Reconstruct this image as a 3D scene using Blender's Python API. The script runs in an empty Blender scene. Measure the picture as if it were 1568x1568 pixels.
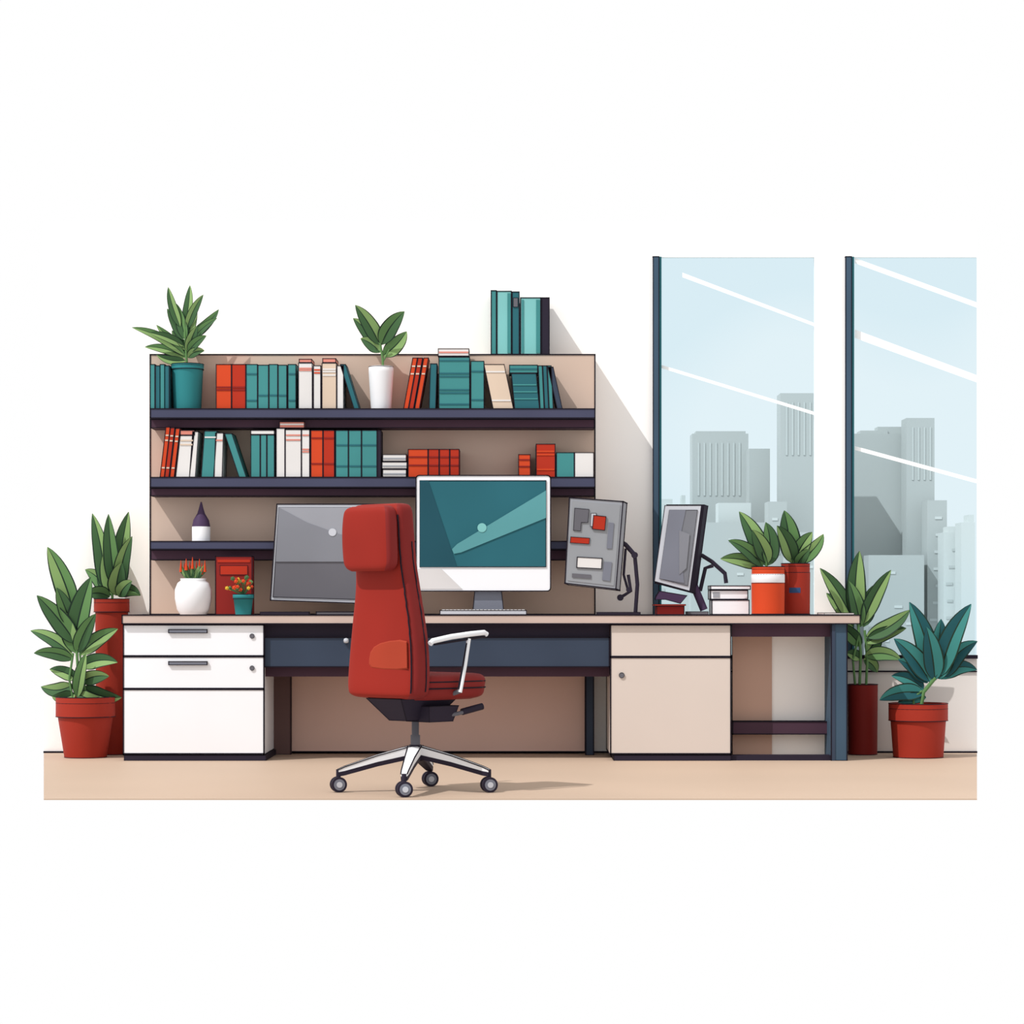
import bpy, math, random
from mathutils import Vector, Matrix
random.seed(7)
F=3770.0; D=13.7; H=0.81; CX=784.0; VH=930.0
def X(u,y): return (u-CX)*(D+y)/F
def Z(v,y): return H-(v-VH)*(D+y)/F
def S(y): return (D+y)/F      # metres per px at depth y

# ---------------------------------------------------------------- materials
def lin(c):
    c/=255.0
    return c/12.92 if c<=0.04045 else ((c+0.055)/1.055)**2.4
def hexlin(h):
    h=h.lstrip('#'); return [lin(int(h[i:i+2],16)) for i in (0,2,4)]
MATS={}
def mat(name,hx,gain=1.2,rough=0.6,spec=0.12,var=0.05,scale=3.0,metal=0.0):
    if name in MATS: return MATS[name]
    m=bpy.data.materials.new(name); m.use_nodes=True
    nt=m.node_tree; bs=nt.nodes['Principled BSDF']
    c=[min(0.95,v/gain) for v in hexlin(hx)]
    tc=nt.nodes.new('ShaderNodeTexCoord'); nz=nt.nodes.new('ShaderNodeTexNoise')
    nz.inputs['Scale'].default_value=scale; nz.inputs['Detail'].default_value=1.0
    rp=nt.nodes.new('ShaderNodeValToRGB')
    rp.color_ramp.elements[0].position=0.35; rp.color_ramp.elements[1].position=0.65
    rp.color_ramp.elements[0].color=[x*(1-var) for x in c]+[1]
    rp.color_ramp.elements[1].color=[min(0.97,x*(1+var)) for x in c]+[1]
    nt.links.new(tc.outputs['Object'],nz.inputs['Vector'])
    nt.links.new(nz.outputs['Fac'],rp.inputs['Fac'])
    nt.links.new(rp.outputs['Color'],bs.inputs['Base Color'])
    bs.inputs['Roughness'].default_value=rough
    bs.inputs['Specular IOR Level'].default_value=spec
    bs.inputs['Metallic'].default_value=metal
    MATS[name]=m; return m
def glassmat(name,h1,h2):
    m=bpy.data.materials.new(name); m.use_nodes=True; nt=m.node_tree
    for n in list(nt.nodes): nt.nodes.remove(n)
    out=nt.nodes.new('ShaderNodeOutputMaterial'); tr=nt.nodes.new('ShaderNodeBsdfTransparent')
    tc=nt.nodes.new('ShaderNodeTexCoord'); nz=nt.nodes.new('ShaderNodeTexNoise'); rp=nt.nodes.new('ShaderNodeValToRGB')
    nz.inputs['Scale'].default_value=0.9; nz.inputs['Detail'].default_value=0
    rp.color_ramp.elements[0].position=0.4; rp.color_ramp.elements[1].position=0.6
    rp.color_ramp.elements[0].color=hexlin(h1)+[1]; rp.color_ramp.elements[1].color=hexlin(h2)+[1]
    nt.links.new(tc.outputs['Object'],nz.inputs['Vector']); nt.links.new(nz.outputs['Fac'],rp.inputs['Fac'])
    nt.links.new(rp.outputs['Color'],tr.inputs['Color']); nt.links.new(tr.outputs[0],out.inputs['Surface'])
    return m
INK=mat('ink_edge','#1c1622',var=0.02)
WALL=mat('wall_paint','#fbf7f4',gain=1.0,var=0.0)
WALLSHADE=mat('wall_paint_shaded','#e9e1db',gain=1.2,var=0.01)  # beige puts the wall's shade below the windows into its paint
FLOOR=mat('floor_tan','#dabfa8',gain=1.5,var=0.03,scale=0.8)
TOP=mat('desk_top','#cdb7ac'); WHITE=mat('white_lacquer','#edeef2',gain=1.08,var=0.01)
WHITE2=mat('white_panel','#fbf6f2',gain=1.0,var=0.0)
CREAM=mat('cream_laminate','#dccfc6',gain=1.22,var=0.01)
NAVY=mat('navy_laminate','#374152',gain=1.05); NAVYD=mat('navy_dark','#2b2533',gain=1.1)
SHELF=mat('shelf_laminate','#44465c',gain=1.05)
SLATE=mat('slate_metal','#3d5163',gain=1.0); MAROON=mat('maroon_dark','#46313e',gain=0.95)
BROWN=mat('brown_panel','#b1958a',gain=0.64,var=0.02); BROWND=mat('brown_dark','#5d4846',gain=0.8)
BAYSHADE=mat('bay_shadow','#ab8d7e',gain=0.78,var=0.02)  # brown of the shadow painted in the side bay
TAN=mat('shelf_panel','#b9a394',gain=0.86,var=0.02)
GREY=mat('grey_metal','#7c7f8b'); GREYL=mat('grey_light','#a3a6ad'); GREYD=mat('grey_dark','#6a6970'); SILV=mat('silver','#c9ccd4')
SCG=mat('screen_grey','#9b9da5'); 
CHAIR=mat('chair_leather','#a12b20',gain=1.45,spec=0.12,rough=0.65); CHAIRHI=mat('chair_leather_highlight','#b8452e',gain=1.55,spec=.1)  # lighter red is the painted highlight on the chair back
CHAIRSH=mat('chair_leather_shaded','#7a2422',gain=1.05,spec=.1)  # darker copy of the leather, shade put into its colour
RED=mat('book_red','#b5331f'); ORANGE=mat('book_orange','#d94c27',gain=1.3); REDD=mat('book_dark_red','#8c2622')
TEAL=mat('book_teal','#428787',gain=1.1); TEALD=mat('book_teal_dark','#2c656e',gain=1.1); TEALL=mat('book_teal_light','#82c3c1',gain=1.15)
WBOOK=mat('book_white','#e6e3e1'); CBOOK=mat('book_cream','#ddc7b2'); PINK=mat('book_pink','#dd8b7c')
POT=mat('terracotta_pot','#a63425',gain=1.3); POTD=mat('terracotta_dark','#83241f'); SOIL=mat('soil','#3a2722')
GL=mat('leaf_light','#83a265',gain=1.1); GM=mat('leaf_mid','#5e8450',gain=1.1); GD=mat('leaf_dark','#436440',gain=1.1); GV=mat('leaf_edge','#25382c')
TL=mat('leaf_teal','#3f8580'); TD=mat('leaf_teal_dark','#26595f'); YEL=mat('petal_yellow','#d9b036')
TEALPOT=mat('teal_pot','#2f7f83'); CERAM=mat('white_ceramic','#ebebed',gain=1.12)
SCREEN=mat('screen_teal','#2b6672',gain=1.15); SCRL=mat('screen_ray','#5c9ba0',gain=1.15); SCRD=mat('screen_deep','#22505d',gain=1.15)
PURP=mat('purple_cap','#4c3a57'); BLUE=mat('label_blue','#33507a')
B1=mat('building_grey','#c4c6c4',gain=1.15,var=0.01,scale=0.02); B2=mat('building_pale','#dcdedc',gain=1.15,var=0.01,scale=0.02); B3=mat('building_window','#cdd0ce',gain=1.15,var=0.01)
GLINT=mat('glass_glint','#fbfdff',gain=0.95,var=0.0)  # white of the painted reflections on the panes
GLASS=glassmat('tinted_glass','#e2f2f8','#d9edf5')

# ---------------------------------------------------------------- mesh builder
class B:
    def __init__(s,name): s.name=name; s.v=[]; s.f=[]; s.m=[]; s.sm=[]; s.mats=[]
    def mi(s,m):
        if m not in s.mats: s.mats.append(m)
        return s.mats.index(m)
    def add(s,vs,fs,m,smooth=False,ink=0):
        o=len(s.v); s.v+= [tuple(v) for v in vs]; k=s.mi(m)
        for f in fs: s.f.append([o+i for i in f]); s.m.append(k); s.sm.append(smooth)
        if ink:
            ed={}
            V=[Vector(v) for v in vs]
            for f in fs:
                n=Vector((0,0,0))
                for i in range(len(f)):
                    a=V[f[i]]; b=V[f[(i+1)%len(f)]]
                    n+=(a-V[f[0]]).cross(b-V[f[0]])
                if n.length>0:n.normalize()
                for i in range(len(f)):
                    e=tuple(sorted((f[i],f[(i+1)%len(f)]))); ed.setdefault(e,[]).append(n)
            for (a,b),ns in ed.items():
                if len(ns)==2 and abs(ns[0].dot(ns[1]))>0.85: continue
                s.bar(V[a],V[b],ink,INK)
    def bar(s,a,b,r,m):
        d=(b-a)
        if d.length<1e-6: return
        d.normalize(); up=Vector((0,0,1)) if abs(d.z)<0.9 else Vector((1,0,0))
        x=d.cross(up).normalized()*r; y=d.cross(x).normalized()*r
        a=a-d*r; b=b+d*r
        vs=[a+x+y,a-x+y,a-x-y,a+x-y,b+x+y,b-x+y,b-x-y,b+x-y]
        s.add(vs,[[0,3,2,1],[4,5,6,7],[0,1,5,4],[1,2,6,5],[2,3,7,6],[3,0,4,7]],m)
    def box(s,x0,x1,y0,y1,z0,z1,m,ink=0.0025):
        vs=[(x0,y0,z0),(x1,y0,z0),(x1,y1,z0),(x0,y1,z0),(x0,y0,z1),(x1,y0,z1),(x1,y1,z1),(x0,y1,z1)]
        s.add(vs,[[0,3,2,1],[4,5,6,7],[0,1,5,4],[1,2,6,5],[2,3,7,6],[3,0,4,7]],m,ink=ink)
    def pbox(s,u0,u1,v0,v1,y0,y1,m,ink=0.0025,zmin=None,zmax=None):
        z0=Z(v1,y0); z1=Z(v0,y0)
        if zmin is not None: z0=zmin
        if zmax is not None: z1=zmax
        s.box(X(u0,y0),X(u1,y0),y0,y1,z0,z1,m,ink)
    def prism(s,poly,y0,y1,m,ink=0.0025,shift=(0,0)):
        n=len(poly); vs=[(X(u,y0),y0,Z(v,y0)) for u,v in poly]+[(X(u,y0)+shift[0],y1,Z(v,y0)+shift[1]) for u,v in poly]
        fs=[list(range(n)),list(range(2*n-1,n-1,-1))]+[[i,i+n,(i+1)%n+n,(i+1)%n] for i in range(n)]
        s.add(vs,fs,m,ink=ink)
    def tube(s,pts,r,m,seg=10,r1=None):
        P=[Vector(p) for p in pts]; n=len(P); vs=[];fs=[]
        for i,p in enumerate(P):
            t=(P[min(i+1,n-1)]-P[max(i-1,0)]).normalized()
            up=Vector((0,1,0)) if abs(t.y)<0.9 else Vector((1,0,0))
            x=t.cross(up).normalized(); y=t.cross(x).normalized()
            rr=r if r1 is None else r+(r1-r)*i/(n-1)
            for k in range(seg):
                a=2*math.pi*k/seg; vs.append(p+x*rr*math.cos(a)+y*rr*math.sin(a))
        for i in range(n-1):
            for k in range(seg):
                k2=(k+1)%seg; fs.append([i*seg+k,i*seg+k2,(i+1)*seg+k2,(i+1)*seg+k])
        s.add(vs,fs,m,True)
        s.add(vs[:seg],[list(range(seg))],m); s.add(vs[-seg:],[list(range(seg))],m)
    def ptube(s,pts,y,rpx,m,**k):
        s.tube([(X(u,y),y,Z(v,y)) for u,v in pts],rpx*S(y),m,**k)
    def lathe(s,cx,cy,prof,m,seg=40):
        vs=[];fs=[]
        for r,z in prof:
            for k in range(seg):
                a=2*math.pi*k/seg; vs.append((cx+r*math.cos(a),cy+r*math.sin(a),z))
        for i in range(len(prof)-1):
            for k in range(seg):
                k2=(k+1)%seg; fs.append([i*seg+k,i*seg+k2,(i+1)*seg+k2,(i+1)*seg+k])
        s.add(vs,fs,m,True)
        s.add(vs[:seg],[list(range(seg))[::-1]],m); s.add(vs[-seg:],[list(range(seg))],m)
    def ring(s,cx,cy,z,r,t,m=INK,seg=36):
        s.tube([(cx+r*math.cos(2*math.pi*k/seg),cy+r*math.sin(2*math.pi*k/seg),z) for k in range(seg+1)],t,m,seg=6)
    def leaf(s,p0,p1,y,w,bend=0,dy=0,ml=None,md=None,jx=None):
        ml=ml or GL; md=md or GD
        k=S(y); P0=Vector((X(p0[0],y),y,Z(p0[1],y))); P1=Vector((X(p1[0],y),y+dy,Z(p1[1],y)))
        d=P1-P0; perp=Vector((-d.z,0,d.x)).normalized()
        C=(P0+P1)/2+perp*bend*k+Vector((0,dy*0.1-0.01,0.0))
        N=Vector((random.uniform(-.25,.25) if jx is None else jx,-1,random.uniform(-.2,.3))).normalized()
        n=14; cols=[-1,-.86,-.07,.07,.86,1]; vs=[];fs=[[],[],[],[],[]]
        W=w*k/2
        for i in range(n+1):
            t=i/n; p=P0*(1-t)**2+C*2*t*(1-t)+P1*t*t
            T=((C-P0)*(1-t)+(P1-C)*t).normalized(); sd=T.cross(N).normalized(); nn=sd.cross(T).normalized()
            ww=W*(0.06+ (math.sin(math.pi*t**0.8)**0.85 if 0<t<1 else 0))*(1.0 if t<.97 else .6)
            ww*= (1+0.05*math.sin(9*t))
            for c in cols:
                q=p+sd*c*max(ww,0.0008)+nn*(abs(c)-.5)*ww*0.3*(-1 if nn.y>0 else 1)
                vs.append(q)
        for i in range(n):
            for j in range(5): a=i*6+j; fs[j].append([a,a+1,a+7,a+6])
        for j,m in enumerate([GV,ml,GV,md,GV]): s.add(vs,fs[j],m,True)
    def build(s,parent=None):
        me=bpy.data.meshes.new(s.name); me.from_pydata(s.v,[],s.f)
        for m in s.mats: me.materials.append(m)
        me.polygons.foreach_set('material_index',s.m); me.polygons.foreach_set('use_smooth',s.sm)
        me.update(); o=bpy.data.objects.new(s.name,me); bpy.context.collection.objects.link(o)
        if parent: o.parent=parent
        return o
def empty(name):
    e=bpy.data.objects.new(name,None); bpy.context.collection.objects.link(e); e.empty_display_size=0.1; return e

# ---------------------------------------------------------------- room shell
XL=X(67,0); XR=X(1496,0); ZTOP=Z(340,0)
zb=Z(1003,0); zt=Z(394,0)
w=B('wall_back')
y0,y1=0.0,0.03
w.box(XL,X(1000,0),y0,y1,0,ZTOP,WALL,0)
w.box(X(1000,0),XR,y0,y1,zt,ZTOP,WALL,0)
w.box(X(1247,0),X(1295,0),y0,y1,zb,zt,WALL,0)
w.box(X(1000,0),XR,y0,y1,0,zb,WALLSHADE,0)
w.build()
fl=B('floor')
yf=3054/293.0-D
pts=[(XL,0.0),(XR,0.0),(X(1496,yf),yf),(X(67,yf),yf)]
fl.add([(x,y,0) for x,y in pts]+[(x,y,-0.006) for x,y in pts],[[0,1,2,3],[7,6,5,4],[0,4,5,1],[1,5,6,2],[2,6,7,3],[3,7,4,0]],FLOOR)
fl.build()
bb=B('baseboard_back'); bb.box(XL,XR,-0.012,-0.001,0.0,0.010,INK,0); bb.build()
for i,(a,b,glints) in enumerate([(1000,1247,[((1045,421),(1247,497),7,5),((1012,561),(1247,633),5,5)]),
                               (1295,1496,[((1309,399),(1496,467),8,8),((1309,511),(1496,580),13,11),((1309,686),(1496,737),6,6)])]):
    e=empty('window_%d'%(i+1))
    g=B('glass_pane'); g.add([(X(a+9,0),.012,zb),(X(b,0),.012,zb),(X(b,0),.012,zt),(X(a+9,0),.012,zt)],[[0,1,2,3]],GLASS); g.build(e)
    fr=B('frame_post'); fr.box(X(a,-.03),X(a+9,-.03),-.03,.03,Z(942,0)if i==0 else zb,zt,SLATE,0.002)
    fr.box(X(a+9.5,-.025),X(a+13,-.025),-.025,.03,zb,zt,TEALD,0.0)
    fr.build(e)
    sl=B('sill'); sl.box(X(a,0),X(b,0)-.001,-.03,.03,zb-.02,zb,INK,0); sl.box(X(a,0),X(b,0)-.001,-.010,-.001,zb-.095,zb-.087,INK,0)
    sl.build(e)
    fm=B('glint_stripe')  # diagonal glass reflections painted as thin white strips
    for (p,q,t0,t1) in glints:
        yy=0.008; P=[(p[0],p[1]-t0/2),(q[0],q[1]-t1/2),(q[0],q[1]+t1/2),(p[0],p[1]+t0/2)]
        fm.add([(min(X(u,yy),X(b,0)),yy,Z(v,yy)) for u,v in P],[[3,2,1,0]],GLINT)
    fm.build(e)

# ---------------------------------------------------------------- city outside
ZG=-15.0
def building(u0,u1,vt,y,m,kind=0,steps=()):
    b=B('office_building')
    b.box(X(u0,y),X(u1,y),y,y+8,ZG,Z(vt,y),m,0)
    for i,(a,c,v) in enumerate(steps): b.box(X(a,y),X(c,y),y+.5+i*.5,y+7-i*.5,Z(vt,y)-.2,Z(v,y),m,0)
    if kind==1:
        u=u0+8
        while u<u1-6:
            b.box(X(u,y),X(u+3,y),y-.15,y-.02,Z(vt+95,y),Z(vt+14,y),B3,0); u+=9
    if kind==2:
        v=vt+25
        while v<990:
            u=random.uniform(u0+3,u1-16); b.box(X(u,y),X(u+random.uniform(8,13),y),y-.15,y-.02,Z(v+4,y),Z(v,y),B2 if m is B1 else B3,0)
            v+=26
    b.build()
building(1060,1146,664,600,B1,1,[(1066,1142,660)])
building(1147,1179,687,592,B1,0)
building(1195,1262,602,580,B1,1)
building(1176,1205,768,568,B1,2)
building(1000,1062,772,610,B2,2,[(1010,1030,764),(1044,1050,758)])
building(1100,1150,770,581,B2,0)
building(1058,1176,800,570,B1,2)
building(1205,1262,815,556,B1,2)
building(1300,1388,664,600,B1,0,[(1318,1360,659),(1345,1387,653)])
building(1388,1431,640,590,B1,1)
building(1420,1450,766,579,B1,2)
building(1445,1476,815,568,B2,2,[(1452,1470,806)])
building(1472,1493,800,558,B2,0,[(1484,1492,788)])
building(1330,1415,850,575,B1,2)
gp=B('city_ground'); gp.box(X(990,500),X(1480,500),500,740,ZG-.5,ZG,B2,0); gp.build()

# ---------------------------------------------------------------- desk
ZD=Z(942,-.7); ZU=Z(955,-.7)
dk=empty('office_desk')
b=B('desktop'); b.box(X(187,-.72),X(1317,-.72),-.72,-.01,ZU,ZD,TOP,0.0028); b.build(dk)
b=B('apron'); b.pbox(406,933,956,976,-.66,-.62,NAVYD,0,zmax=ZU); b.pbox(1121,1272,957,975,-.66,-.62,MAROON,0,zmax=ZU)
b.pbox(405,933,976,1021,-.68,-.62,NAVY,0.003)
b.pbox(405,933,1022,1036,-.60,-.3,MAROON,0.0)  # dark maroon strip stands in for the shade under the drawer
b.lathe(X(530,-.69),-.69,[(.001,Z(985,-.69)),(.012,Z(984,-.69)),(.014,Z(981,-.69)),(.012,Z(978,-.69)),(.001,Z(977,-.69))],SILV,16)
b.build(dk)
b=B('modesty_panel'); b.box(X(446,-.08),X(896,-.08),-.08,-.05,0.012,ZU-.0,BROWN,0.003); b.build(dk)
b=B('inner_leg'); b.box(X(407,-.14),X(445,-.14),-.14,-.09,0,ZU,BROWND,0.002); b.box(X(897,-.2),X(909,-.2),-.2,-.15,0,ZU,NAVY,0.003)
b.build(dk)
YB=-.42
b=B('side_bay'); b.box(X(1122,YB),X(1275,YB),YB,YB+.03,0.0,ZU,WHITE2,0.002)
b.box(X(1122,YB-.02),X(1182,YB-.02),YB-.02,YB-.002,0.0,ZU,BAYSHADE,0.0)  # brown sheet paints the cast shadow on the bay's back panel
b.box(X(1122,YB-.1),X(1273,YB-.1),YB-.1,YB-.03,Z(1124,YB-.1),Z(1105,YB-.1),MAROON,0.003)
b.build(dk)
b=B('end_leg'); b.pbox(1273,1297,955,1166,-.7,-.1,SLATE,0.003,zmin=0,zmax=ZU)
b.pbox(1274,1279,957,1160,-.704,-.701,NAVY,0,zmin=0.0); b.build(dk)

fc=empty('filing_cabinet')
b=B('carcass'); b.box(X(189,-.68),X(404,-.68),-.68,-.06,0.03,ZU-.003,WHITE,0.003); b.build(fc)
b=B('plinth'); b.box(X(190,-.7),X(407,-.7),-.7,-.1,0,0.028,NAVYD,0.001); b.build(fc)
for (a,c) in [(957,1004),(1006,1054),(1056,1154)]:
    b=B('drawer_front'); b.pbox(189,404,a,c,-.7,-.682,WHITE,0.003)
    if c<1100:
        b.pbox(258,317,a+7,a+12,-.712,-.701,GREY,0.0018)
        zc=Z(a+17,-.705); xc=X(386,-.705)
        vs=[(xc+.012*math.cos(t*math.pi/8),-.706,zc+.012*math.sin(t*math.pi/8)) for t in range(16)]
        b.add(vs,[list(range(16))],GREYD,ink=.001)
    b.build(fc)
sc=empty('storage_cabinet')
b=B('carcass'); b.box(X(935,-.68),X(1119,-.68),-.68,-.14,0.03,ZU-.003,CREAM,0.003); b.build(sc)
b=B('plinth'); b.box(X(940,-.7),X(1119,-.7),-.7,-.14,0,0.028,NAVYD,0.001); b.box(X(1119,-.68),X(1272,-.68),-.68,-.6,0,0.028,NAVYD,0); b.build(sc)
for (a,c) in [(957,1005),(1007,1154)]:
    b=B('door_front'); b.pbox(935,1119,a,c,-.7,-.682,CREAM,0.003)
    if c>1100:
        zc=Z(1034,-.705); xc=X(952,-.705)
        b.add([(xc+.014*math.cos(t*math.pi/8),-.706,zc+.014*math.sin(t*math.pi/8)) for t in range(16)],[list(range(16))],GREYD,ink=.001)
    b.build(sc)

# ---------------------------------------------------------------- shelf unit
YP=-.25; YS=-.47
sh=empty('bookshelf')
b=B('back_case'); b.box(X(230,YP),X(911,YP),YP,-.005,ZD+.003,Z(543,YP),TAN,0.0035); b.build(sh)
def shelf(v0,v1,v2):
    b=B('shelf_board'); b.pbox(230,911,v0,v1,YS,YP-.003,SHELF,0.0028)
    b.build(sh)
    b=B('shelf_shade'); zb1=Z(v1,YS); b.box(X(231,YS+.06),X(910,YS+.06),YS+.06,YP-.003,Z(v2,YS+.06),zb1-.004,MAROON,0.002); b.build(sh)  # dark strip added for the shade under the shelf board
    return Z(v0,YS)
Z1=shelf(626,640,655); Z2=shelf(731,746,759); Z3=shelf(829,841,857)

# ---------------------------------------------------------------- books
def book(b,u0,u1,vt,vb,m,lean=0,y0=-.45,y1=-.27,bands=(),bm=None,ink=.0018,zb=None,dt=0):
    b.prism([(u0,vb),(u1,vb),(u1+lean,vt+dt),(u0+lean,vt)],y0,y1,m,ink)
    for t in bands:
        vv=vt+(vb-vt)*t; l=lean*(1-t)
        h=2.2
        b.prism([(u0+l+1,vv+h),(u1+l-1,vv+h),(u1+l-1,vv),(u0+l+1,vv)],y0-.003,y0-.0005,bm or INK,0)
VB1=VH-(Z1+.003-H)*F/(D-.45); VB2=VH-(Z2+.003-H)*F/(D-.45)
b=B('row_of_books')
for i,u in enumerate([230,238,245,252]): book(b,u,u+7,558+i%2*2,VB1,TEALD if i%2 else TEAL)
for u0,u1 in [(331,354),(355,376)]: book(b,u0,u1,558,VB1,ORANGE if u0<340 else RED,bands=(.5,.56),bm=REDD)
for i,(u0,u1) in enumerate([(377,394),(395,411),(412,425),(426,439),(441,453)]):
    book(b,u0,u1,558+i%2,VB1,TEAL,bands=(.68,) if i in(1,2,3) else(.2,.8),bm=TEALD)
book(b,457,478,556,VB1,WBOOK,bands=(.1,.14),bm=PINK); book(b,458,477,550,555,PINK)
book(b,480,491,560,VB1,WBOOK,bands=(.08,.15),bm=ORANGE); book(b,493,515,556,VB1,CBOOK,bands=(.12,.17,.25),bm=WBOOK); book(b,494,514,549,555,PINK); book(b,516,526,560,VB1,WBOOK)
book(b,542,550,558,VB1,TEALD,-21); 
for i,u in enumerate([618,626,635]): book(b,u,u+7,548-i*0,VB1,[ORANGE,RED,ORANGE][i],14,bands=(.15,.3),bm=CBOOK)
book(b,657,667,557,VB1,TEALD,2)
book(b,672,719,547,VB1,TEAL,bands=(.05,.3,.36,.62,.68,.9),bm=TEALD); book(b,671,718,534,545,WBOOK,bands=(.4,),bm=PINK)
book(b,721,741,553,VB1,TEAL,bands=(.2,.8),bm=TEALD)
book(b,755,786,558,VB1,CBOOK,-14,bands=(.15,.8),bm=WBOOK)
book(b,788,826,572,VB1,TEALD,-5,bands=(.3,.5,.7),bm=TEAL); book(b,780,823,559,571,TEAL,bands=(.4,),bm=TEALD)
for i,u in enumerate([827,834,841]): book(b,u,u+6,560,VB1,[TEAL,TEALD,TEAL][i],-3)
book(b,853,861,562,VB1,NAVY,-14)
b.build()
b=B('row_of_books')
for i,u in enumerate([245,252,260]): book(b,u,u+6.5,654+i,VB2,[ORANGE,RED,ORANGE][i],9,bands=(.15,.25,.8),bm=CBOOK)
book(b,269,290,667,VB2,WBOOK,7,bands=(.1,.2),bm=CBOOK); book(b,276,298,659,666,PINK)
book(b,290,299,661,VB2,WBOOK,5); book(b,308,327,660,VB2,TEAL,5,bands=(.12,),bm=WBOOK); book(b,328,340,663,VB2,WBOOK,2,bands=(.15,),bm=PINK)
book(b,366,377,664,VB2,TEAL,-22)
for u0,u1 in [(384,398),(399,408),(409,420)]: book(b,u0,u1,666,VB2,TEAL)
book(b,384,420,659,665,WBOOK)
book(b,423,436,656,VB2,WBOOK); book(b,437,461,658,VB2,WBOOK,bands=(.1,.2),bm=PINK); book(b,428,466,646,655,PINK,bands=(.3,),bm=WBOOK); book(b,462,474,658,VB2,WBOOK,bands=(.1,.4,.45),bm=PINK)
for u0,u1 in [(476,494),(495,512)]: book(b,u0,u1,659,VB2,ORANGE if u0<480 else RED,bands=(.15,.7),bm=REDD)
for u0,u1 in [(514,533),(534,553),(554,577)]: book(b,u0,u1,659,VB2,TEAL,bands=(.3,.75),bm=TEALD)
book(b,578,583,659,VB2,NAVYD)
for i in range(3): book(b,586-i%2,622+i%2,696+i*11.5,706+i*11.5+(i==2),WBOOK,bands=(.5,),bm=GREYL)
for u0,u1 in [(625,655),(656,672),(673,688),(689,703)]: book(b,u0,u1,688,VB2,ORANGE if u0<630 else RED,bands=(.25,.55),bm=REDD)
book(b,794,812,696,VB2,ORANGE,bands=(.2,.5),bm=REDD); book(b,821,850,680,VB2,RED,bands=(.2,.3,.75),bm=ORANGE)
book(b,852,879,693,VB2,TEAL); book(b,880,909,693,VB2,WBOOK)
b.build()
b=B('ring_binders'); vb=VH-(Z(543,YP)+.004-H)*F/(D-.23)
for u0,u1,vt,m in [(752,760,445,TEAL),(761,783,446,TEALL),(784,795,447,TEALD),(797,828,456,TEALL),(829,841,456,NAVYD)]:
    book(b,u0,u1,vt,vb,m,y0=-.23,y1=-.02,ink=.0025)
b.pbox(777,782,449,vb-2,-.2335,-.2305,TEAL,0); b.pbox(821,827,459,vb-2,-.2335,-.2305,TEAL,0); b.pbox(799,802,459,vb-2,-.2335,-.2305,TEAL,0)
b.pbox(786,793,456,470,-.234,-.2305,GREYD,0.001)
b.build()

# ---------------------------------------------------------------- pots & plants
def pot(b,uc,wt,wb,vt,vb,y,m,rim=0,z0=None,rimw=3):
    k=S(y); cx=X(uc,y); zt_=Z(vt,y); zb_=z0 if z0 is not None else Z(vb,y)
    rt=wt/2*k; rb=wb/2*k
    if rim:
        zr=zt_-rim*k; rr=rt-rimw*k
        prof=[(rb,zb_),(rr,zr),(rt,zr),(rt,zt_),(rt*.88,zt_),(rt*.86,zt_-.015),(0.001,zt_-.015)]
    else: prof=[(rb,zb_),(rt,zt_),(rt*.9,zt_),(rt*.88,zt_-.012),(.001,zt_-.012)]
    for i in range(len(prof)-1):
        vs=[];seg=40
        for r,z in prof[i:i+2]:
            for q in range(seg):
                a=2*math.pi*q/seg; vs.append((cx+r*math.cos(a),y+r*math.sin(a),z))
        b.add(vs,[[q,(q+1)%seg,(q+1)%seg+seg,q+seg] for q in range(seg)],SOIL if i==len(prof)-2 else m,True)
    b.add([(cx+rb*math.cos(2*math.pi*q/40),y+rb*math.sin(2*math.pi*q/40),zb_) for q in range(40)],[list(range(40))],m)
    b.ring(cx,y,zt_,rt,.0022); b.ring(cx,y,zb_+.002,rb,.0022)
    if rim: b.ring(cx,y,zr,rt,.0022); b.ring(cx,y,zt_-rim*k*.3,rt,.0012)
    return cx
def plant(name,pots,leaves,stems,y,cols=None,extra=None):
    b=B(name)
    for p in pots: pot(b,*p)
    for (pts,r) in stems: b.ptube(pts,y,r,GM,seg=8)
    for L in leaves:
        p0,p1,wd=L[0],L[1],L[2]; bend=L[3] if len(L)>3 else 0
        dy=random.uniform(-.10,.06) if y<-.3 or y>-.15 else random.uniform(-.10,.08)
        c=cols if cols else random.choice([(GL,GD),(GM,GD),(GD,GL),(GL,GM)])
        if random.random()<.5: c=(c[1],c[0])
        b.leaf(p0,p1,y,wd,bend,dy,c[0],c[1])
    if extra: extra(b)
    b.build()
yA=-.40
plant('potted_dracaena',[(131,90,64,1067,1158,yA,POT,30,0.0,3)],[
 ((112,938),(75,838),34,-8),((116,985),(60,912),30,-6),((114,982),(142,884),34,6),((110,1003),(44,966),22,-12),((122,1003),(180,963),25,8),
 ((112,1010),(54,1000),20,-10),((124,1022),(182,1014),23,14),((112,1048),(60,1052),23,14),((126,1052),(186,1068),26,-12),((116,1000),(95,930),26,0),
 ((118,1040),(75,1025),20,-6),((124,1045),(170,1035),23,8),((115,1062),(80,1066),20,8),((118,1000),(150,940),24,6),((110,960),(90,900),24,-3),((118,1068),(135,1000),20,4),((120,1062),(155,1066),22,-10)],
 [([(124,1072),(119,1020),(113,935)],2.2),([(112,1072),(106,1040),(112,1000)],1.8),([(132,1072),(128,1040),(122,1000)],1.8)],yA)
yB=-.13
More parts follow.
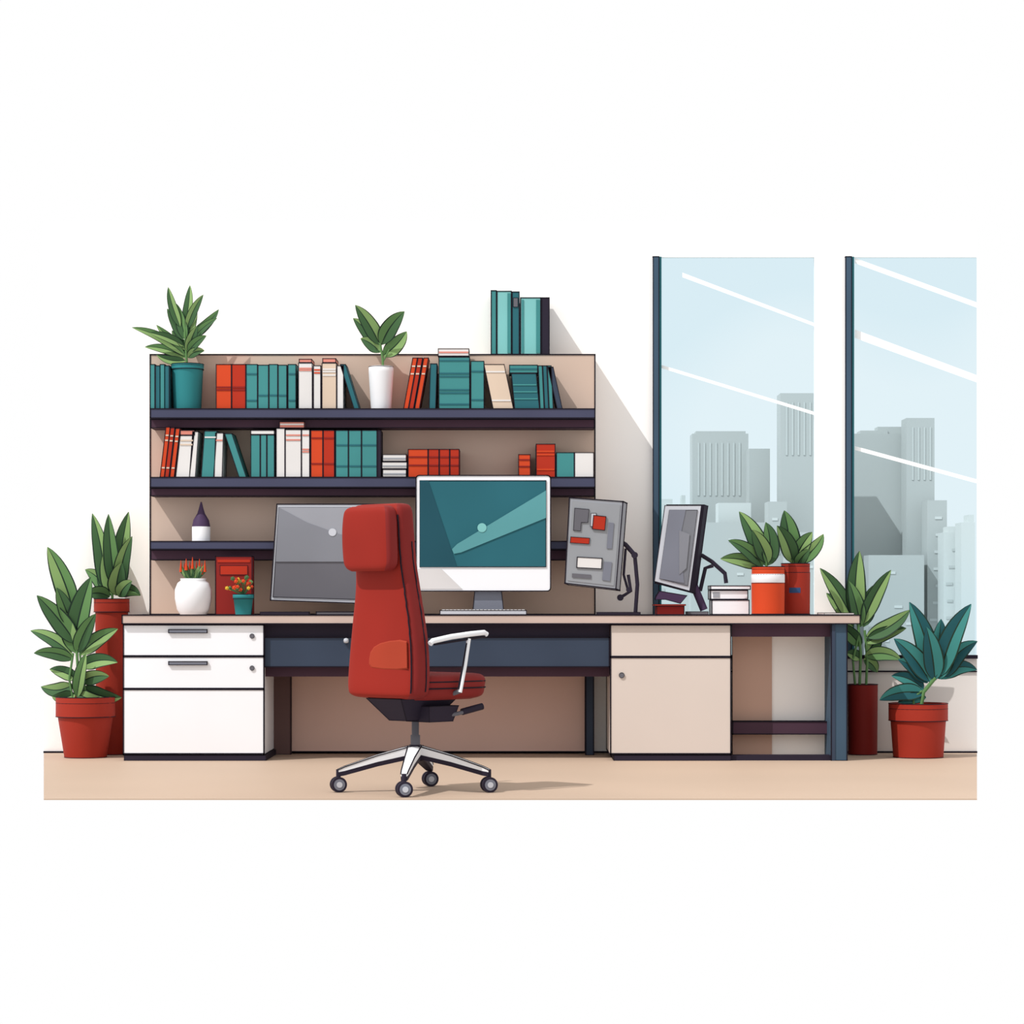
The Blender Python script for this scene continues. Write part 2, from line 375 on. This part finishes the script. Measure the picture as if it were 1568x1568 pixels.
plant('potted_snake_plant',[(171,54,46,917,1158,yB,POT,20,0.0,2)],[
 ((162,908),(140,786),26,-8),((178,905),(169,788),24,4),((180,905),(197,784),28,6),((184,908),(206,822),24,12),((176,910),(216,912),22,16),((166,912),(128,872),24,-12),
 ((168,914),(136,912),22,-10),((172,910),(158,850),28,-3),((178,912),(190,862),28,4),((170,912),(148,880),24,-6),((182,914),(205,890),22,6)],
 [([(172,930),(172,905)],2)],yB)
yC=-.37
zc1=Z1+.002
plant('potted_aralia',[(287,50,42,558,625,yC,TEALPOT,8,zc1,1)],[
 ((284,545),(204,503),15,-14),((284,548),(220,530),15,-10),((282,530),(232,512),14,-6),((280,520),(255,472),17,-4),((276,500),(258,440),14,4),((283,500),(290,436),15,-3),
 ((286,505),(312,452),14,6),((286,520),(335,474),16,-8),((288,530),(333,488),14,8),((288,540),(318,516),15,6),((288,548),(314,538),14,8),((284,552),(242,545),14,8),
 ((284,520),(270,465),17,0),((288,515),(300,470),17,2),((285,545),(262,505),16,-3),((287,540),(303,500),16,2),((284,535),(240,498),13,4)],
 [([(287,572),(285,540),(283,500)],2)],yC)
plant('potted_rubber_plant',[],[((582,528),(545,469),24,-5),((582,538),(540,486),22,-8),((584,528),(620,479),26,8),((586,545),(622,506),24,-6),((582,540),(552,518),20,-6)],
 [([(587,575),(586,550),(582,525)],1.8),([(586,555),(596,535)],1.2)],yC,
 extra=lambda b:(b.lathe(X(583.5,yC),yC,[(15*S(yC),zc1),(16*S(yC),zc1+.03),(19*S(yC),Z(570,yC)),(19*S(yC),Z(562,yC)),(17*S(yC),Z(561,yC)),(.001,Z(563,yC))],CERAM),
                 b.ring(X(583.5,yC),yC,Z(562,yC),19*S(yC),.0015)))
yD=-.40; zd=ZD+.0035
def twoband(uc,hw,v1,v2,m2,y):
    def f(b):
        k=S(y); b.lathe(X(uc,y),y,[(hw*k,Z(v2,y)),(hw*k+.002,Z(v2-1,y)),(hw*k+.002,Z(v1,y)),(hw*k,Z(v1-1,y))],m2)
        b.ring(X(uc,y),y,Z(v2,y),hw*k+.001,.0018)
    return f
plant('potted_peace_lily',[(1176,50,50,868,940,yD-.10,ORANGE,12,zd,-.5)],[
 ((1172,866),(1133,783),30,-10),((1168,868),(1113,828),22,-12),((1166,868),(1102,856),22,-10),((1175,866),(1172,800),28,-12),((1176,862),(1150,812),26,-4)],
 [([(1175,880),(1172,850)],2)],yD-.08,extra=twoband(1176,25,880,893,CERAM,yD-.10))
def label(b):
    y=-.33; k=S(y); cx=X(1218,y); vs=[]
    for q in range(7):
        a=-math.pi/2+(-.55+q*.13); vs+= [(cx+22.6*k*math.cos(a),y+22.6*k*math.sin(a),Z(908,y)),(cx+22.6*k*math.cos(a),y+22.6*k*math.sin(a),Z(900,y))]
    b.add(vs,[[2*q,2*q+2,2*q+3,2*q+1] for q in range(6)],BLUE)
plant('potted_hosta',[(1218,44,44,863,940,-.33,POT,14,zd,-.5)],[
 ((1212,862),(1200,782),34,-4),((1214,862),(1187,806),26,-8),((1216,862),(1243,815),26,6),((1218,860),(1260,818),22,-12),((1220,866),(1238,842),18,4)],
 [([(1218,880),(1215,855)],2)],-.33,extra=label)
yE=-.15
plant('potted_dracaena',[(1321,46,44,1048,1158,yE,POTD,0,0.0)],[
 ((1312,950),(1315,844),32,8),((1308,955),(1256,870),25,-8),((1322,955),(1363,873),25,8),((1326,975),(1390,934),25,-10),((1306,960),(1268,908),22,-6),((1326,985),(1386,962),22,8),
 ((1318,990),(1282,955),22,-6),((1324,1005),(1376,1010),22,14),((1318,1010),(1296,1000),18,-5),((1328,1000),(1352,975),24,4),((1318,960),(1298,890),25,-4),((1322,960),(1340,895),26,4),((1322,1010),(1345,1030),20,8)],
 [([(1316,1055),(1318,1000),(1313,945)],2.2),([(1326,1055),(1328,1010),(1324,965)],2),([(1310,1055),(1306,1010),(1316,970)],1.8)],yE)
yG=-.40
plant('potted_bird_nest_fern',[(1406,90,76,1077,1158,yG,POT,26,0.0,3)],[
 ((1428,1042),(1393,922),34,-14),((1440,1036),(1483,925),34,16),((1445,1040),(1496,982),28,20),((1424,1044),(1368,978),32,-10),((1434,1040),(1440,948),32,0),((1440,1040),(1497,1026),24,22),
 ((1420,1046),(1376,1010),26,-12),((1415,1062),(1346,1072),26,-14),((1414,1056),(1366,1035),22,-12),((1432,1042),(1415,960),32,-4),((1438,1040),(1462,965),32,6),((1418,1068),(1375,1076),18,-6)],
 [([(1410,1085),(1414,1060),(1432,1038)],3),([(1400,1085),(1398,1068),(1412,1058)],2)],yG,cols=(TL,TD))

yV=-.54
def tulips(b):
    k=S(yV); cx=X(296,yV)
    pr=[(20,0),(25,8),(28,24),(28,38),(24,48),(19,52),(20,55),(17,55)]
    b.lathe(cx,yV,[(r*k,zd+h*k) for r,h in pr]+[(.001,zd+50*k)],CERAM)
    b.ring(cx,yV,zd+54*k,19*k,.0018)
    for i in range(9):
        u=277+i*4.6; v=853+abs(i-4)*1.2+(i%2)*5; dy=random.uniform(-.03,.03)
        P0=Vector((cx+(u-296)*k*.4,yV,Z(888,yV))); P1=Vector((X(u,yV),yV+dy,Z(v+18,yV))); P2=Vector((X(u,yV),yV+dy,Z(v,yV)))
        b.tube([P0,P1],.004,GD,seg=6)
        b.tube([P1,P1.lerp(P2,.35),P1.lerp(P2,.7),P2],.009,RED if i%2 else ORANGE,seg=8,r1=.001)
        b.leaf((294+(u-296)*.4,886),(u+random.uniform(-4,4),v+8),yV,7,0,dy)
b=B('tulip_vase'); tulips(b); b.build()
b=B('potted_primrose'); yy=-.645; k=S(yy); cx=X(372.5,yy)
b.lathe(cx,yy,[(12*k,zd),(15*k,zd+24*k),(16*k,zd+24*k),(16*k,zd+31*k),(13*k,zd+31*k),(.001,zd+29*k)],TEALPOT,32); b.ring(cx,yy,zd+24*k,16*k,.0015); b.ring(cx,yy,zd+31*k,16*k,.0015)
for i in range(30):
    u=random.uniform(347,388); v=random.uniform(884,903); yj=yy+random.uniform(-.04,.04)
    m=random.choice([YEL,RED,ORANGE,GM,GD,YEL])
    c=Vector((X(u,yy),yj,Z(v,yy))); r=random.uniform(.008,.012)
    b.tube([Vector((cx,yy,zd+29*k)),c],.002,GD,seg=5)
    for q in range(5):
        a=q*2*math.pi/5; p=c+Vector((math.cos(a)*r*.7,-.002,math.sin(a)*r*.7))
        b.add([c+Vector((0,-.006,0)),p+Vector((-math.sin(a),0,math.cos(a)))*r*.5,c+(p-c)*1.6,p-Vector((-math.sin(a),0,math.cos(a)))*r*.5],[[0,1,2,3]],m)
b.build()
b=B('red_folder'); b.pbox(330,386,852,938,-.57,-.485,REDD,.0022,zmin=zd); b.pbox(333,383,857,861,-.5735,-.5705,RED,0); b.pbox(337,379,866,880,-.5735,-.5705,RED,.001); b.build()
b=B('glass_bottle'); yy=-.38; k=S(yy); cx=X(308,yy); z=Z3+.004
b.lathe(cx,yy,[(14*k,z),(14*k,z+22*k),(12*k,z+26*k)],CERAM,28)
b.lathe(cx,yy,[(14*k,z+22*k),(12*k,z+32*k),(6*k,z+42*k),(3.5*k,z+50*k),(1*k,z+60*k)],PURP,28); b.build()

# ---------------------------------------------------------------- monitors
m_=empty('desktop_computer'); yM=-.56
b=B('display'); 
def rrect(u0,u1,v0,v1,r):
    P=[]
    for cx,cy,a0 in [(u1-r,v0+r,-90),(u1-r,v1-r,0),(u0+r,v1-r,90),(u0+r,v0+r,180)]:
        for q in range(5):
            a=math.radians(a0+q*22.5); P.append((cx+r*math.cos(a),cy+r*math.sin(a)))
    return P
b.prism(rrect(637,843,728,905,5),yM,yM+.035,WHITE,.0022)
def outline(b,P,y,r,m=INK):
    for i in range(len(P)):
        a=P[i];c=P[(i+1)%len(P)]
        b.bar(Vector((X(a[0],y),y,Z(a[1],y))),Vector((X(c[0],y),y,Z(c[1],y))),r,m)
outline(b,rrect(637,843,728,905,5),yM-.001,.0028)
b.prism([(643,736),(836,736),(836,868),(643,868)],yM-.004,yM-.0005,SCREEN,.0018)
b.prism([(643,736),(656,736),(700,868),(643,868)],yM-.0065,yM-.0045,SCRD,0)
b.prism([(700,833),(836,751),(836,793),(706,846),(695,848),(692,841)],yM-.0085,yM-.007,SCRL,0)
c=[(738+7*math.cos(q*math.pi/8),808+7*math.sin(q*math.pi/8)) for q in range(16)]
b.prism(c,yM-.011,yM-.009,TEALL,0)
b.prism([(640,871),(676,871),(708,902),(640,902)],yM-.003,yM-.0005,mat('chin_shade','#d9d6d6'),0)
b.build(m_)
b=B('stand'); b.prism([(727,905),(768,905),(771,934),(724,934)],yM+.02,yM+.04,GREY,.002); b.box(X(712,yM),X(782,yM),yM-.01,yM+.08,zd,zd+.012,SILV,.0018); b.build(m_)
b=B('computer_keyboard'); b.box(X(674,-.64),X(806,-.64),-.68,-.60,zd,zd+.022,SILV,.0018)
for i in range(22):
    for j in range(3): b.box(X(677+i*5.8,-.64),X(681.5+i*5.8,-.64),-.672+j*.024,-.654+j*.024,zd+.023,zd+.027,WBOOK,0)
b.build()
GM2=mat('grey_mid','#85878f')
m_=empty('computer_monitor'); yL=-.54
b=B('display'); b.prism([(424,772),(592,772),(588,925),(414,919)],yL,yL+.03,SILV,.0028)
b.prism([(427,777),(590,777),(586,919),(418,914)],yL-.004,yL-.0005,GREYD,.0015)
b.prism([(427,777),(590,777),(588,860),(422,860)],yL-.007,yL-.0045,SCG,0)
b.prism([(427,777),(470,800),(520,818),(590,830),(588,860),(422,860)],yL-.0095,yL-.0075,GM2,0)
c=[(509+6*math.cos(q*math.pi/8),815+6*math.sin(q*math.pi/8)) for q in range(16)]
b.prism(c,yL-.012,yL-.010,SILV,0); b.build(m_)
b=B('stand'); b.prism([(545,922),(570,922),(572,936),(543,936)],yL+.01,yL+.03,GREYD,.002); b.box(X(486,yL),X(600,yL),yL-.08,yL+.06,zd,zd+.014,GREYD,.002); b.build(m_)
b=B('desk_pad'); b.box(X(400,-.6),X(474,-.6),-.66,-.58,zd,zd+.014,NAVYD,.001); b.build()

m_=empty('tablet_on_arm'); yT=-.56
b=B('display'); b.prism([(872,762),(954,768),(943,902),(865,893)],yT,yT+.03,GREYL,.003,shift=(.022,-.008))
def chip(P,m,o=.004,ink=.001): b.prism(P,yT-o,yT-o+.003,m,ink)
chip([(877,767),(950,773),(940,897),(869,889)],mat('tablet_face','#9a9da2'),.0035,0)
chip([(880,778),(902,780),(900,800),(890,800),(889,813),(878,812)],GREYD,.008); chip([(905,786),(913,786),(911,806),(904,806)],SILV,.008)
chip([(909,789),(928,791),(926,812),(907,810)],RED,.011,.0015); chip([(874,822),(903,824),(902,833),(873,831)],RED,.008,.0012)
chip([(884,853),(922,855),(921,871),(883,869)],WBOOK,.008,.002); chip([(925,860),(937,861),(934,890),(922,888)],GREY,.008,0); chip([(876,878),(905,880),(905,886),(876,884)],GREYD,.008,0); chip([(932,800),(940,801),(937,840),(929,840)],GREY,.008,0)
b.build(m_)
b=B('arm'); b.ptube([(948,828),(958,834),(972,850)],yT+.045,3.5,NAVYD); b.ptube([(972,850),(976,895),(973,938)],yT+.045,3,NAVYD); b.ptube([(958,840),(955,880),(962,905)],yT+.045,2,NAVYD)
b.ptube([(962,880),(966,905),(950,915)],yT+.045,2.5,NAVYD)
for u,v,r in [(972,850,5),(950,915,5),(950,828,5),(963,903,4)]:
    b.prism([(u+r*math.cos(q*math.pi/6),v+r*math.sin(q*math.pi/6)) for q in range(12)],yT+.03,yT+.06,NAVYD,0)
b.box(X(914,yT),X(980,yT),yT-.04,yT+.08,zd,zd+.012,NAVYD,.001); b.build(m_)

m_=empty('computer_monitor'); yR=-.45
b=B('display'); b.prism([(1021,773),(1078,773),(1060,908),(1003,893)],yR,yR+.05,NAVYD,.002,shift=(.025,-.005))
b.prism([(1018,774),(1074,774),(1056,905),(1002,890)],yR-.006,yR-.001,SILV,.0015)
b.prism([(1025,781),(1068,781),(1053,897),(1010,886)],yR-.010,yR-.0065,mat('grey_face2','#7a7c83'),.001)
b.prism([(1025,781),(1050,781),(1040,830),(1048,893),(1010,886)],yR-.0125,yR-.0105,GREY,0)
b.prism([(1040,812),(1056,818),(1051,870),(1040,880)],yR-.015,yR-.013,GM2,0)
b.build(m_)
b=B('stand'); b.prism([(1010,905),(1052,912),(1042,924),(1020,918),(1003,918),(1005,912)],yR+.005,yR+.05,PURP,.0015)
b.ptube([(1056,880),(1066,905),(1078,934)],yR+.06,6,PURP); b.ptube([(1074,850),(1090,860),(1110,878),(1112,893)],yR+.06,3.2,NAVYD); b.ptube([(1072,905),(1080,870),(1092,866)],yR+.06,3,NAVYD)
b.box(X(1052,yR),X(1084,yR),yR-.03,yR+.12,zd,zd+.015,GREYD,.001); b.build(m_)
b=B('red_notebook'); b.box(X(1004,-.45),X(1046,-.45),-.53,-.40,zd,zd+.045,REDD,.002); b.box(X(1000,-.45),X(1048,-.45),-.55,-.39,zd+.047,zd+.054,RED,.001); b.build()
b=B('stacked_boxes')
b.pbox(1090,1147,919,940,-.42,-.27,WHITE,.0025,zmin=zd); b.pbox(1088,1145,904,917.5,-.42,-.27,WHITE,.0025); b.pbox(1088,1149,897,902.5,-.43,-.26,WHITE,.0022)
b.pbox(1092,1102,907,915,-.423,-.4205,GREYL,0); b.build()
b=B('paper_sheets'); b.box(X(1255,-.4),X(1300,-.4),-.6,-.3,zd,zd+.008,WBOOK,.001); b.build()

# ---------------------------------------------------------------- office chair
ch=empty('office_chair')
yc=10.85-D; th=math.radians(46); ct,st=math.cos(th),math.sin(th)
Fv=Vector((ct,st,0)); Wv=Vector((st,-ct,0)); C0=Vector((X(636,yc),yc,0)); kc=10.72/F
def cz(v): return H-(v-VH)*kc
def cp(p,w_,z): return C0+Fv*p+Wv*w_+Vector((0,0,z))
def sgn(x): return -1 if x<0 else 1
def cat(keys,n):
    out=[]
    K=[keys[0]]+list(keys)+[keys[-1]]
    for i in range(1,len(K)-2):
        for j in range(n):
            t=j/n; r=[]
            for a,b_,c_,d_ in zip(K[i-1],K[i],K[i+1],K[i+2]):
                r.append(.5*((2*b_)+(-a+c_)*t+(2*a-5*b_+4*c_-d_)*t*t+(-a+3*b_-3*c_+d_)*t**3))
            out.append(r)
    out.append(list(keys[-1])); return out
def loft(name,rings,m,ex=3.6,seg=40,wc=0.0,parent=ch,dark=None):
    b=B(name); vs=[];fs=[];fd=[]
    e=2/ex
    for (p,z,hw,ht) in rings:
        for q in range(seg):
            a=2*math.pi*q/seg; ca,sa=math.cos(a),math.sin(a)
            vs.append(cp(p+ht*sgn(sa)*abs(sa)**e, wc+hw*sgn(ca)*abs(ca)**e, z))
    for i in range(len(rings)-1):
        for q in range(seg):
            q2=(q+1)%seg; am=360*(q+.5)/seg
            (fs if (dark is None or 214<am<320) else fd).append([i*seg+q,i*seg+q2,(i+1)*seg+q2,(i+1)*seg+q])  # faces off the rear take the leather with shade in its colour
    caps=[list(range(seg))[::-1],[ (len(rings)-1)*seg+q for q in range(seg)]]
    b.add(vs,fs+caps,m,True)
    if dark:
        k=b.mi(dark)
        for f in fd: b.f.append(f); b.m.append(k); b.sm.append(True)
    b.build(parent); return vs
def keyring(v,uL,uR,ht):
    W_=(uR-uL)*kc*1.05; hw=(W_-2*ht*ct)/(2*st); cx_=((uL+uR)/2-636)*kc
    return (cx_/ct,cz(v),hw,ht)
keys=[keyring(1070,560,640,.03),keyring(1066,536,656,.055),keyring(1052,528,664,.066),keyring(1000,531,664,.066),keyring(950,536,658,.062),keyring(900,541,650,.060),keyring(860,541,644,.058),keyring(810,538,640,.056),keyring(785,536,638,.055),keyring(775,542,633,.045),keyring(772,554,622,.02)]
loft('backrest',cat(keys,6),CHAIR,ex=4.5,dark=CHAIRSH,seg=56)
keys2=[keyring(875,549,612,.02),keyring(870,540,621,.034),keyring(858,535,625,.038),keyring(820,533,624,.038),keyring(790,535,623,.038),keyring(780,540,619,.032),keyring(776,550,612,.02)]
loft('headrest',cat([(p-.04,z,hw,ht) for p,z,hw,ht in keys2],6),CHAIR,ex=4.8,dark=CHAIRSH,seg=56)
R=cat(keys,6)
b=B('seam')
for fr_,wr in [(.25,1.0),(-.86,.93)]:
    pts_=[]
    for v in range(790 if fr_<0 else 830,1062,6):
        r=min(R,key=lambda q:abs(q[1]-cz(v))); pts_.append(cp(r[0]+r[3]*fr_,r[2]*wr,cz(v)))
    b.tube(pts_,.0032,INK,seg=6)
b.build(ch)
b=B('back_highlight')  # highlight on the backrest, painted as a slightly raised patch
outl=[(566,1010),(568,999),(574,990),(584,984),(600,980),(616,979),(628,981),(632,990),(634,1002),(634,1018),(632,1023),(612,1025),(590,1025),(570,1023),(566,1018)]
def onrear(u,v,off):
    z=cz(v); r=min(R,key=lambda q:abs(q[1]-z)); p=r[0]-r[3]-off
    x=(u-636)*kc; w_=(x-p*ct)/st
    w_=max(-r[2]*.9,min(r[2]*.86,w_)); 
    return cp(p,w_,z)
ou=[onrear(u,v,-.002) for u,v in outl]; inn=[onrear(602+(u-602)*.94,1004+(v-1004)*.9,.003) for u,v in outl]; N_=len(outl)
b.add(ou+inn,[list(range(N_,2*N_))]+[[i,(i+1)%N_,(i+1)%N_+N_,i+N_] for i in range(N_)],CHAIRHI,False); b.build(ch)
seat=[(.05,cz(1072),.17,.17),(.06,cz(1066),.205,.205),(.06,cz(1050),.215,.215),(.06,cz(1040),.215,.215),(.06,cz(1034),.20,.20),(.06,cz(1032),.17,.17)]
loft('seat',cat(seat,5),CHAIRSH,ex=5)
seam=B('seat_piping'); e=.4
for vv in (1054,1044):
    seam.tube([cp(.06+.216*sgn(math.sin(a))*abs(math.sin(a))**e,.216*sgn(math.cos(a))*abs(math.cos(a))**e,cz(vv)) for a in [2*math.pi*q/60 for q in range(61)]],.003,INK,seg=6)
seam.build(ch)
b=B('mechanism')
def lbox(p0,p1,w0,w1,z0,z1,m,taper=1.0,ink=.0015):
    pm=(p0+p1)/2; wm=(w0+w1)/2
    vs=[cp(pm+(p-pm)*taper,wm+(w_-wm)*taper,z0) for p,w_ in [(p0,w0),(p1,w0),(p1,w1),(p0,w1)]]+[cp(p,w_,z1) for p,w_ in [(p0,w0),(p1,w0),(p1,w1),(p0,w1)]]
    b.add(vs,[[0,3,2,1],[4,5,6,7],[0,1,5,4],[1,2,6,5],[2,3,7,6],[3,0,4,7]],m,ink=ink)
lbox(-.20,.14,-.10,.12,cz(1104),cz(1070),NAVYD,.5)
lbox(-.06,.12,-.03,.15,cz(1106),cz(1082),NAVYD,.8)
b.tube([cp(.05,.10,cz(1100)),cp(.12,.15,cz(1094)),cp(.2,.17,cz(1088))],.009,GREYD,seg=10)
b.tube([cp(.14,.15,cz(1092)),cp(.24,.178,cz(1084))],.015,NAVYD,seg=10)
b.build(ch)
b=B('gas_column'); b.lathe(C0.x,C0.y,[(.021,.165),(.021,cz(1128)),(.016,cz(1128)+.002),(.016,cz(1100))],GREYD,24)
b.lathe(C0.x,C0.y,[(.036,.135),(.04,.15),(.036,.185),(.026,.205)],NAVYD,24); b.build(ch)
for sd in (1,-1):
    b=B('armrest'); wv=.243*sd
    b.tube([cp(-.145,wv,cz(985)),cp(-.13,wv,cz(981)),cp(-.02,wv,cz(975)),cp(.10,wv,cz(971)),cp(.185,wv,cz(969)),cp(.20,wv,cz(972))],.012,CERAM,seg=12)
    b.tube([cp(-.12,wv,cz(986)),cp(.19,wv,cz(975))],.005,INK,seg=8)
    b.tube([cp(.09,wv,cz(978)),cp(.065,wv,cz(1020)),cp(.035,wv,cz(1060))],.0095,CERAM,seg=10)
    b.tube([cp(.078,wv,cz(985)),cp(.053,wv,cz(1020)),cp(.026,wv,cz(1055))],.004,INK,seg=6)
    b.tube([cp(.035,wv,cz(1058)),cp(.035,wv*.6,cz(1068))],.010,GREYD,seg=8)
    b.build(ch)
ends=[(-.335,-.06),(.325,-.07),(-.035,-.34),(.055,.30)]
b=B('star_base')
for ex_,ey in ends:
    d=Vector((ex_,ey,0)); L=d.length; d.normalize(); s_=Vector((-d.y,d.x,0))
    P=[(0.02,.20,.160,.030),(L*.5,.160,.128,.022),(L*.92,.112,.090,.016),(L,.10,.085,.014)]
    vs=[];n=len(P)
    for r,zt_,zb_,hw in P:
        c=C0+d*r
        for a,z in [(-hw,zb_),(hw,zb_),(hw,zt_),(-hw,zt_)]: vs.append(c+s_*a+Vector((0,0,z)))
    side=[];top=[]
    for i in range(n-1):
        o=i*4
        side+=[[o,o+1,o+5,o+4]]; top+=[[o+2,o+3,o+7,o+6],[o+1,o+2,o+6,o+5],[o+3,o,o+4,o+7]]
    b.add(vs,top+[[12,13,14,15]],CERAM)
    vk=[]
    for i,(r,zt_,zb_,hw) in enumerate(P):
        c=C0+d*r
        for a,z in [(-hw*.95,zb_-.016),(hw*.95,zb_-.016),(hw*1.05,zb_+.004),(-hw*1.05,zb_+.004)]: vk.append(c+s_*a+Vector((0,0,z)))
    b.add(vk,side+top+[[12,13,14,15],[3,2,1,0]],NAVYD)
    for q in (2,3):
        for i in range(n-1): b.bar(vs[i*4+q],vs[i*4+4+q],.0022,INK)
b.build(ch)
for ex_,ey in ends:
    b=B('caster'); c=C0+Vector((ex_,ey,0)); r=.034
    b.tube([c+Vector((0,0,.10)),c+Vector((0,0,.04))],.010,NAVYD,seg=10)
    ax=Vector((.25,-.97,0))
    for o,w0 in [(-.026,.018),(.008,.018)]:
        a=c+ax*o+Vector((0,0,r)); 
        b.tube([a,a+ax*w0],r,NAVYD,seg=28)
    fc_=c+ax*.0265+Vector((0,0,r))
    b.tube([fc_,fc_+ax*.002],r*.72,GREY,seg=24); b.tube([fc_,fc_+ax*.004],r*.38,SILV,seg=20)
    b.build(ch)

# ---------------------------------------------------------------- light, camera
wd=bpy.data.worlds.new('world'); bpy.context.scene.world=wd; wd.use_nodes=True
bg=wd.node_tree.nodes['Background']; bg.inputs[0].default_value=(1,1,1,1); bg.inputs[1].default_value=1.0
sl=bpy.data.lights.new('sun','SUN'); sl.energy=3.3; sl.angle=math.radians(.4); sl.color=(1,.99,.98)
so=bpy.data.objects.new('sun',sl); bpy.context.collection.objects.link(so)
so.rotation_euler=Vector((1.3,1.0,-2.0)).to_track_quat('-Z','Y').to_euler(); so.location=(-4,-4,6)
cd=bpy.data.cameras.new('camera'); co=bpy.data.objects.new('camera',cd); bpy.context.collection.objects.link(co)
co.location=(0,-D,H); co.rotation_euler=(math.pi/2,0,0); cd.sensor_width=36; cd.lens=F/1568*36; cd.shift_y=(VH-784)/1568; cd.clip_end=5000; cd.clip_start=.1
bpy.context.scene.camera=co
vs_=bpy.context.scene.view_settings; vs_.view_transform='Standard'; vs_.look='None'; vs_.exposure=0; vs_.gamma=1
